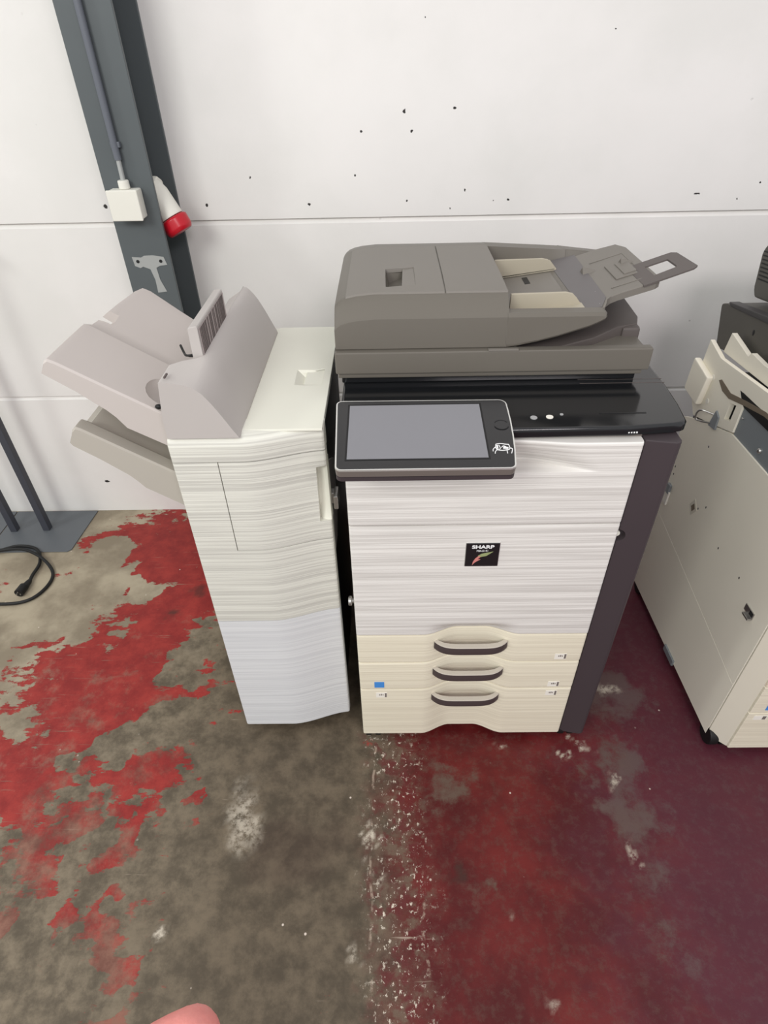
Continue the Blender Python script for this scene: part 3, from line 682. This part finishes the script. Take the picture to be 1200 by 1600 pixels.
# rear wall running on to the right
loft(bm, [[(x,1.515,1.165+(x-.43)*.15),(x,1.545,1.172+(x-.43)*.2),(x,1.556,1.203-(x-.43)*.10),(x,1.60,1.200-(x-.43)*.12),(x,1.622,1.185-(x-.43)*.1),(x,1.622,1.155)] for x in (.43,.50,.545,.565)], bev=.002)
tr = obj('feed_tray', bm, M['grey'], fe, sharp=25)
bm = bmesh.new()
def ez(x): return 1.184 + .31*(x-.425)
L = [(.428,1.196),(.436,1.200),(.441,1.212),(.447,1.228),(.458,1.238),(.475,1.242),(.545,1.242),(.554,1.248),(.557,1.262),(.557,1.48),(.545,1.520),(.50,1.530),(.428,1.530)]
loft(bm, [[(x,y,ez(x)-.016) for x, y in L], [(x,y,ez(x)-.002) for x, y in L], [(.49+(x-.49)*.97, 1.37+(y-1.37)*.985, ez(x)) for x, y in L]])
ex = obj('tray_extension', bm, M['grey_cover'], fe, sharp=30)
def wedge(bm, x, y, l, w, h):
    z = ez(x)-.001; loft(bm, [[(x,y-w/2,z),(x,y+w/2,z),(x,y,z+h)], [(x+l,y-w/3,z+l*.3),(x+l,y+w/3,z+l*.3),(x+l,y,z+l*.3+.001)]])
bm = bmesh.new(); wedge(bm, .440, 1.405, .03, .03, .016); wedge(bm, .515, 1.385, .03, .03, .016)
def tilt(x0, x1, y0, y1, h0, h1): 
    q = [(x0,y0),(x1,y0),(x1,y1),(x0,y1)]; loft(bm, [[(x,y,ez(x)+h0) for x, y in q], [(x,y,ez(x)+h1) for x, y in q]], bev=.001)
tilt(.468,.537,1.275,1.278,0,.0016); tilt(.468,.537,1.448,1.451,0,.0016); tilt(.537,.540,1.275,1.451,0,.0016)
tilt(.487,.530,1.31,1.40,0,.003); tilt(.505,.530,1.32,1.39,.002,.0055)
obj('raised_rib', bm, M['grey_cover'], ex)
bm = bmesh.new()
ox = [(.520,1.358),(.606,1.350),(.614,1.338),(.618,1.240),(.610,1.234),(.520,1.238)]
hx = [(.548,1.326),(.590,1.322),(.591,1.318),(.592,1.276),(.590,1.270),(.548,1.268)]
fz = lambda x: 1.2225 + .38*(x-.545)
t = bmesh.new()
O0 = [t.verts.new((x,y,fz(x)-.002)) for x, y in ox]; O1 = [t.verts.new((x,y,fz(x)+.0015)) for x, y in ox]; H0 = [t.verts.new((x,y,fz(x)-.002)) for x, y in hx]; H1 = [t.verts.new((x,y,fz(x)+.0015)) for x, y in hx]
for i in range(6):
    j = (i+1) % 6
    t.faces.new((O1[i],O1[j],H1[j],H1[i])); t.faces.new((O0[i],H0[i],H0[j],O0[j])); t.faces.new((O0[i],O0[j],O1[j],O1[i])); t.faces.new((H0[i],H1[i],H1[j],H0[j]))
join(bm, t); obj('extension_flap', bm, M['greyd'], fe)
bm = bmesh.new(); q = [(.394,1.205),(.430,1.200),(.448,1.240),(.455,1.535),(.392,1.540)]
loft(bm, [[(x,y,max(tf(x), ez(x))-.003) for x, y in q], [(x,y,max(tf(x)+.0008, ez(x)+.0008)) for x, y in q]]); ls = obj('size_strip', bm, M['strip'], fe)
for x, y, w_, h_ in ((.405,1.50,.012,.012),(.420,1.505,.012,.012),(.418,1.375,.010,.016),(.428,1.372,.008,.016),(.402,1.245,.02,.006),(.402,1.258,.02,.004),(.405,1.228,.014,.008),(.424,1.270,.012,.003),(.424,1.280,.014,.003),(.41,1.216,.02,.006)):
    q = [(x,y),(x+w_,y),(x+w_,y+h_),(x,y+h_)]; bm = bmesh.new(); loft(bm, [[(a,b,max(tf(a), ez(a))) for a, b in q], [(a,b,max(tf(a), ez(a))+.0016) for a, b in q]])
    obj('size_mark', bm, M['pale'], ls)
# paper guides
def guide(ya, yb, foot0, foot1, name):
    bm = bmesh.new()
    p_ = [(.250,tf(.25)),(.250,1.204),(.362,1.206),(.376,1.203),(.386,1.194),(.398,tf(.398)+.001)]
    prism(bm, p_, 'y', ya, yb, bev=.002)
    loft(bm, [[(x,foot0,tf(x)+.0005),(x,foot1,tf(x)+.0005),(x,foot1,tf(x)+.004),(x,foot0,tf(x)+.004)] for x in (.250,.300,.350,.398)])
    obj('paper_guide', bm, M['cream'], fe)
guide(1.468, 1.474, 1.468, 1.54, 0); guide(1.232, 1.238, 1.203, 1.238, 1)
bm = bmesh.new(); loft(bm, [[(x,1.32,tf(x)),(x,1.455,tf(x)),(x,1.450,tf(x)+.003),(x,1.34,tf(x)+.003)] for x in (.242,.30,.38)]); pd = obj('feed_pad', bm, M['grey_cover'], fe)
bm = bmesh.new(); loft(bm, [[(x,1.395,tf(x)+.0025),(x,1.440,tf(x)+.0025),(x,1.440,tf(x)+.0038),(x,1.395,tf(x)+.0038)] for x in (.312,.324)]); obj('sensor_slot', bm, M['black'], pd)
# control panel (tilted)
T0 = Vector((.06, .852, 1.0335)); T1 = Vector((.06, 1.051, 1.062)); vd = (T1-T0).normalized(); ud = Vector((1,0,0)); nd = ud.cross(vd).normalized(); LV = (T1-T0).length
def pt(u, v, h): return T0 + ud*(u-.06) + vd*v + nd*h
def panel_outline(e=0, sh=0):
    a = []
    for k_ in range(6): t_ = PI + PI/2*k_/5; a.append((-.099+.012+ (.012-e)*math.cos(t_) - 0, .012 + (.012-e)*math.sin(t_)))
    for k_ in range(6): t_ = -PI/2 + PI/2*k_/5; a.append((.2185-.012+(.012-e)*math.cos(t_), .012+(.012-e)*math.sin(t_)))
    for v, u in ((.05,.2230),(.09,.2255),(.13,.2268),(.165,.2265)): a.append((u-e, v))
    for k_ in range(5): t_ = 0 + PI/2*k_/4; a.append((.226-.016+(.016-e)*math.cos(t_), LV-.018+(.016-e)*math.sin(t_)))
    for k_ in range(5): t_ = PI/2 + PI/2*k_/4; a.append((-.106+.012+(.012-e)*math.cos(t_), LV-.012+(.012-e)*math.sin(t_)))
    return a
def layer(e0, h0, e1, h1, mid=None):
    bm = bmesh.new(); r = [[pt(u,v,h0) for u, v in panel_outline(e0)]]
    if mid: r.append([pt(u,v,mid[1]) for u, v in panel_outline(mid[0])])
    r.append([pt(u,v,h1) for u, v in panel_outline(e1)]); loft(bm, r); return bm
cp = obj('control_panel', layer(.005, -.031, .001, -.0185, (.001, -.027)), M['auber'], mc, sharp=30)
obj('panel_gap', layer(.003, -.019, .003, -.0160), M['black'], cp)
obj('panel_band', layer(.001, -.0165, 0, -.0028), M['band'], cp, label='grey band round the panel')
obj('panel_rim', layer(0, -.003, .0006, .0003), M['silver'], cp, label='bright silver rim')
obj('panel_face', layer(.0028, -.001, .0032, .0008), M['bezel'], cp, label='glossy black face')
def quad(u0, u1, v0, v1, h0, h1, skew=0):
    bm = bmesh.new(); q = [(u0+skew,v0),(u1-skew,v0),(u1,v1),(u0,v1)]; loft(bm, [[pt(u,v,h0) for u, v in q], [pt(u,v,h1) for u, v in q]]); return bm
obj('screen_surround', quad(-.082,.175,.024,.187,.0005,.0012), M['black'], cp)
obj('screen', quad(-.0785,.1715,.0275,.183,.0008,.0016), M['lcd'], cp, label='blank pale grey touch screen')
bm = bmesh.new(); c_ = pt(.206,.118,.0004); cyl(bm, c_, nd, .0135, .0012, 28); pb = obj('home_button', bm, M['bezel'], cp)
bm = bmesh.new()
for a0, a1 in ((PI*1.12, PI*1.88), (PI*.18, PI*.82)):
    rr = [[pt(.206+r*math.cos(a), .118+r*math.sin(a), h) for r, h in ((.0125,.0012),(.0142,.0012),(.0142,.0019),(.0125,.0019))] for a in frange(a0, a1, 10)]; loft(bm, rr)
obj('button_ring', bm, M['black'], cp)
bm = bmesh.new()
def stroke(pts_, w_=.0008): tube(bm, smooth_path([pt(u, v, .0012) for u, v in pts_], 3), w_, 6)
U0, V0 = .1985, .052
stroke([(U0-.010,V0+.011),(U0-.002,V0+.013),(U0+.006,V0+.011),(U0+.013,V0+.010)]); stroke([(U0-.010,V0+.011),(U0-.011,V0+.002),(U0-.009,V0-.005)]); stroke([(U0-.009,V0-.004),(U0,V0-.006),(U0+.012,V0-.004)])
stroke([(U0+.013,V0+.010),(U0+.014,V0+.002),(U0+.012,V0-.004)]); stroke([(U0-.011,V0+.004),(U0-.016,V0-.002),(U0-.017,V0-.008)]); stroke([(U0-.009,V0-.003),(U0-.013,V0-.009),(U0-.014,V0-.014)]); stroke([(U0+.008,V0-.004),(U0+.008,V0-.014)]); stroke([(U0+.013,V0),(U0+.018,V0-.002),(U0+.015,V0-.014)])
stroke([(U0-.005,V0+.009),(U0-.003,V0),(U0-.006,V0-.003)]); stroke([(U0-.001,V0+.002),(U0+.003,V0+.006),(U0+.008,V0+.003)])
stroke([(U0+.002,V0+.001),(U0+.011,V0+.000)], .0022); stroke([(U0-.008,V0+.008),(U0-.008,V0-.001)], .0016)
obj('panel_emblem', bm, M['white'], cp, label='small white scribbled emblem')

# ------------------------------------------------------------------ right: second, partly stripped copier
rc = thing('copier_carcass', (1.17, 1.28, 0), 'partly stripped beige copier with exposed grey metal at right edge', 'copier')
SX = .8955
bm = bmesh.new(); prism(bm, [(.9475,.2632),(.9475,.035),(1.573,.028),(1.588,.3607)], 'x', SX, SX+.012, bev=.0005, seg=1); obj('lower_panel', bm, M['beige'], rc)
bm = bmesh.new(); prism(bm, [(.9475,.2645),(1.588,.362),(1.603,.70),(1.543,.726),(1.357,.788),(1.162,.788),(.9475,.788)], 'x', SX, SX+.012, bev=.0005, seg=1); obj('upper_panel', bm, M['beige'], rc)
bm = bmesh.new(); prism(bm, [(.8965,.9435),(.935,.908),(.945,.905),(.945,.9435)], 'z', .036, .80, bev=.0008); obj('corner_trim', bm, M['beige2'], rc)
bm = bmesh.new(); box(bm, .92, 1.46, .96, 1.57, .045, .86, bev=.004); box(bm, .9005, .925, .952, 1.565, .05, .74); obj('body', bm, M['drkm'], rc)
for z0, z1, mt in ((.036,.205,'strata_cream'),(.208,.318,'strata_cream'),(.321,.432,'peach'),(.435,.80,'strata')):
    bm = bmesh.new(); box(bm, .937, 1.46, .900, .96, z0, z1, bev=.003); dd = obj('drawer' if z1 < .5 else 'front_door', bm, M[mt], rc)
    if z0 == .208: bm = bmesh.new(); box(bm, .972, 1.0, .8992, .901, .222, .246); obj('blue_sticker', bm, M['blue'], dd, label='small blue sticker')
    if z0 == .036:
        bm = bmesh.new(); box(bm, .955, .990, .8992, .901, .178, .196); obj('size_label', bm, M['label'], dd)
        bm = bmesh.new(); box(bm, .978, .987, .8987, .8993, .180, .194); obj('label_print', bm, M['print'], dd)
for x, y in ((.925,.950),(.925,1.54),(1.42,.985),(1.42,1.54)):
    bm = bmesh.new()
    box(bm, x-.018, x+.018, y-.02, y+.02, .03, .05, bev=.003); ca = obj('caster', bm, M['rubber'], rc)
    for dx in (-.016,.016): bm = bmesh.new(); cyl(bm, (x+dx-.013, y, .032), 'x', .032, .026, 20, .004); obj('wheel', bm, M['rubber'], ca)
# upper frame
bm = bmesh.new()
prism(bm, [(1.560,.728),(1.610,.775),(1.600,.945),(1.520,.925),(1.275,.945),(1.10,.96),(1.10,.900),(1.37,.898),(1.352,.862),(1.352,.792),(1.46,.757)], 'x', SX-.001, SX+.012, bev=.002)
uf = obj('upper_frame', bm, M['beige'], rc)
cb = bmesh.new(); prism(cb, [(1.408,.802),(1.380,.810),(1.378,.858),(1.406,.850)], 'x', SX-.02, SX+.03); cut(uf, cb)
bm = bmesh.new(); prism(bm, [(1.625,.785),(1.62,.885),(1.52,.868),(1.535,.775)], 'x', SX-.020, SX, bev=.006); cn = obj('corner_block', bm, M['beige'], uf)
bm = bmesh.new(); prism(bm, [(1.6255,.80),(1.6215,.868),(1.612,.866),(1.616,.80)], 'x', SX-.015, SX-.006); obj('slot', bm, M['brown'], cn)
bm = bmesh.new(); prism(bm, [(1.492,.874),(1.480,.882),(1.42,.872),(1.34,.890),(1.26,.905),(1.10,.915),(1.10,.90),(1.26,.893),(1.34,.876),(1.42,.856),(1.46,.858)], 'x', SX-.0022, SX+.004, bev=.0008); obj('curved_slot', bm, M['brown'], uf)
for y, z in ((1.525,.866),(1.512,.800)): bm = bmesh.new(); cyl(bm, (SX-.002, y, z), 'x', .008, .004, 14); obj('boss', bm, M['label'], uf)
bm = bmesh.new(); prism(bm, [(1.440,.770),(1.352,.786),(1.352,.862),(1.372,.898),(1.10,.882),(1.10,.787)], 'x', SX+.004, SX+.018, bev=.001); zp = obj('metal_plate', bm, M['zinc'], rc, label='exposed grey metal plate')
bm = bmesh.new(); prism(bm, [(1.385,.898),(1.360,.876),(1.345,.870),(1.10,.875),(1.10,.912),(1.30,.900)], 'x', SX-.0015, SX+.006); obj('black_slot', bm, M['rubber'], zp)  # flat dark strip added to stand for the black slot opening
for y, z, q in ((1.23,.815,.007),(1.34,.842,.003)): bm = bmesh.new(); ball(bm, (SX+.003,y,z), q); obj('screw', bm, M['steel'], zp)
# white top flange
bm = bmesh.new(); prism(bm, [(1.555,.928),(1.545,.985),(1.44,.965),(1.43,.978),(1.37,.975),(1.10,.99),(1.10,.94),(1.30,.94)], 'x', SX+.020, SX+.034, bev=.001); obj('top_flange', bm, M['beige'], rc)
# latch, hook, stickers
bm = bmesh.new(); prism(bm, [(1.462,.752),(1.425,.758),(1.428,.795),(1.448,.806)], 'x', SX-.006, SX, bev=.001); la = obj('latch_bracket', bm, M['zinc'], rc)
bm = bmesh.new(); tube(bm, smooth_path([(SX-.004,1.455,.790),(SX-.030,1.470,.795),(SX-.036,1.480,.785),(SX-.034,1.485,.765),(SX-.028,1.480,.758),(SX-.004,1.455,.762)]), .0028, 8); obj('latch_wire', bm, M['steel'], la)
bm = bmesh.new(); box(bm, SX-.003, SX, .995, 1.035, .466, .486, bev=.0008); box(bm, SX-.013, SX-.002, .996, 1.022, .463, .469, bev=.001); hk = obj('hook_plate', bm, M['steel'], rc)
bm = bmesh.new(); box(bm, SX-.0036, SX-.0029, .998, 1.012, .472, .485); obj('hook_hole', bm, M['black'], hk)
for y, z, s_ in ((1.394,.512,.022),):
    bm = bmesh.new(); prism(bm, [(y+s_,z-.005),(y+.004,z+.028),(y-s_,z+.004),(y,z-.03)], 'x', SX-.0008, SX+.001); sk = obj('sticker', bm, M['beige2'], rc, label='diamond sticker')
    bm = bmesh.new(); prism(bm, [(y+s_*.5,z-.003),(y,z+.014),(y-s_*.5,z+.002),(y,z-.015)], 'x', SX-.0016, SX); obj('sticker_print', bm, M['brown'], sk)
bm = bmesh.new(); box(bm, SX-.006, SX, 1.535, 1.560, .41, .46, bev=.001); obj('sticker', bm, M['label'], rc)
bm = bmesh.new(); box(bm, SX-.008, SX, 1.538, 1.558, .452, .485, bev=.001); obj('hinge_clip', bm, M['zinc'], rc)
for y, z in ((1.555,.520),(1.56,.545),(1.43,.700),(1.338,.555),(1.22,.505),(1.10,.51),(1.37,.525)): bm = bmesh.new(); ball(bm, (SX+.0005,y,z), .0032, (.3,1,1.4)); obj('screw_hole', bm, M['rubber'], rc)
bm = bmesh.new(); box(bm, SX-.006, SX+.001, 1.19, 1.26, .024, .046, bev=.001); obj('foot_bracket', bm, M['zinc'], rc)
# dark scanner on top
bm = bmesh.new(); prism(bm, [(1.650,.90),(1.692,1.005),(1.690,1.013),(1.665,1.022),(1.471,1.047),(1.10,1.09),(1.10,.97),(1.37,.968),(1.44,.94)], 'x', SX+.048, 1.46, bev=.006); sc = obj('scanner_unit', bm, M['drk'], rc)
bm = bmesh.new(); prism(bm, [(1.64,1.022),(1.655,1.030),(1.47,1.058),(1.10,1.10),(1.10,1.085),(1.47,1.042)], 'x', SX+.044, SX+.075, bev=.003); obj('scanner_edge', bm, M['drkm'], sc)
bm = bmesh.new(); ball(bm, (SX+.049,1.50,1.003), .007, (.3,1,1.3)); obj('screw_hole', bm, M['black'], sc)
bm = bmesh.new(); prism(bm, [(1.655,1.040),(1.672,1.060),(1.690,1.150),(1.680,1.172),(1.60,1.185),(1.10,1.24),(1.10,1.115)], 'x', 1.003, 1.46, bev=.008); af = obj('document_feeder', bm, M['drk'], rc)
bm = bmesh.new()
for i in range(8):
    z = 1.088+i*.0095; yo = 1.655 + (z-1.06)*.24
    prism(bm, [(yo,z-.001),(yo-.2,z+.022-.001),(yo-.2,z+.022+.0022),(yo,z+.0022)], 'x', 1.0015, 1.004)
obj('vent_slot', bm, M['rubber'], af)
bm = bmesh.new(); ball(bm, (1.002,1.585,1.072), .006, (.4,1,1)); obj('screw', bm, M['steel'], af)

# ------------------------------------------------------------------ fingertip of the person taking the picture
def skin_mesh(verts, edges, radii, name, mat, root_i=0, sub=2):
    me = bpy.data.meshes.new('s'); me.from_pydata(verts, edges, [])
    o = bpy.data.objects.new('s', me); COL.objects.link(o)
    m = o.modifiers.new('s', 'SKIN'); m.use_smooth_shade = True
    if not me.skin_vertices: me.attributes  # layer is made by the modifier
    for i, v in enumerate(me.skin_vertices[0].data):
        v.radius = (radii[i], radii[i]*.92); v.use_root = (i == root_i)
    ms = o.modifiers.new('u', 'SUBSURF'); ms.levels = sub; ms.render_levels = sub
    dg = bpy.context.evaluated_depsgraph_get(); dg.update()
    me2 = bpy.data.meshes.new_from_object(o.evaluated_get(dg)); bpy.data.objects.remove(o)
    bm = bmesh.new(); bm.from_mesh(me2); return bm
HB = Vector((0,0,0))
V = [(-.100,-.150,1.405), (-.098,-.105,1.418), (-.092,-.085,1.422), (-.115,-.085,1.418), (-.070,-.085,1.424),
     (-.079,-.045,1.434), (-0.0537, 0.0211, 1.4584), (-0.0436, 0.025, 1.4598), (-0.0355, 0.0269, 1.4619),            # index
     (-.090,-.046,1.424), (-.086,-.014,1.418), (-.084,.000,1.398), (-.084,-.006,1.384),            # middle
     (-.110,-.050,1.416), (-.110,-.022,1.406), (-.109,-.012,1.388), (-.107,-.020,1.377),           # ring
     (-.128,-.060,1.408), (-.130,-.038,1.398), (-.129,-.032,1.384), (-.126,-.038,1.376),           # little
     (-.078,-.120,1.420), (-.056,-.098,1.418), (-.042,-.072,1.414), (-.036,-.052,1.410),           # thumb
     (-.106,-.22,1.385), (-.125,-.42,1.30)]
E_ = [(0,1),(1,2),(1,3),(1,4),(4,5),(5,6),(6,7),(7,8),(2,9),(9,10),(10,11),(11,12),(3,13),(13,14),(14,15),(15,16),(3,17),(17,18),(18,19),(19,20),(0,21),(21,22),(22,23),(23,24),(0,25),(25,26)]
Rr = [.025,.024,.019,.018,.017, .0105,.0092,.0092,.0092, .0105,.0095,.0085,.0070, .0098,.0090,.0080,.0065, .0085,.0078,.0070,.0058, .015,.0125,.0108,.0085, .027,.038]
k = N('skin'); P = k.tc.outputs['Object']
k.put(k.b.inputs['Base Color'], k.mix(k.noise(P, 60, 3), lin((222,128,122)), lin((232,150,142)))); k.bump(k.noise(P, 900, 3), .2, .0005); k.set(Roughness=.5)
k.b.inputs['Subsurface Weight'].default_value = .15; k.b.inputs['Subsurface Radius'].default_value = (.01,.004,.003)
bm = skin_mesh(V, E_, Rr, 'person', k.m, 0)
pe = obj('person', bm, k.m, origin=(-.1,-.15,1.40)); tag(pe, 'blurred pink fingertip of a person poking in at the bottom edge', 'person')
for p_ in pe.data.polygons: p_.use_smooth = True

# ------------------------------------------------------------------ light
def area(name, loc, tgt, size, sy, power, colr):
    l = bpy.data.lights.new(name, 'AREA'); l.shape = 'RECTANGLE'; l.size = size; l.size_y = sy; l.energy = power; l.color = colr
    o = bpy.data.objects.new(name, l); COL.objects.link(o); o.location = loc
    o.rotation_euler = (Vector(tgt)-Vector(loc)).to_track_quat('-Z', 'Y').to_euler(); return o
area('ceiling_light', (-1.6, -1.7, 3.0), (.1, 1.4, .5), 1.4, 1.0, 62, (.98,1,.95))
area('ceiling_light', (1.0, -2.1, 3.2), (.75, 2.0, .7), 1.2, .7, 50, (1,.93,.95))
area('ceiling_light', (-3.0, .5, 2.7), (-1.2, 1.8, .5), .35, .35, 16, (.97,1,.95))
W_ = bpy.data.worlds.new('hall'); S.world = W_; W_.use_nodes = True
W_.node_tree.nodes['Background'].inputs[0].default_value = (.93,.93,.95,1); W_.node_tree.nodes['Background'].inputs[1].default_value = .8

# ------------------------------------------------------------------ camera
cam = bpy.data.cameras.new('camera'); cam.sensor_fit = 'HORIZONTAL'; cam.sensor_width = 36; cam.lens = 930.8/1200*36; cam.clip_start = .01
co_ = bpy.data.objects.new('camera', cam); COL.objects.link(co_)
p_, y_, r_o = .6731, -.0167, -.023
fw = Vector((math.sin(y_)*math.cos(p_), math.cos(y_)*math.cos(p_), -math.sin(p_))); r = fw.cross(Vector((0,0,1))).normalized(); u = r.cross(fw)
c, s = math.cos(r_o), math.sin(r_o); r2 = c*r + s*u; u2 = -s*r + c*u
mt = Matrix((r2, u2, -fw)).transposed().to_4x4(); mt.translation = (0,0,1.62); co_.matrix_world = mt
S.camera = co_
S.view_settings.view_transform = 'Standard'; S.view_settings.look = 'None'; S.view_settings.gamma = 1; S.view_settings.exposure = 0; S.view_settings.use_curve_mapping = False
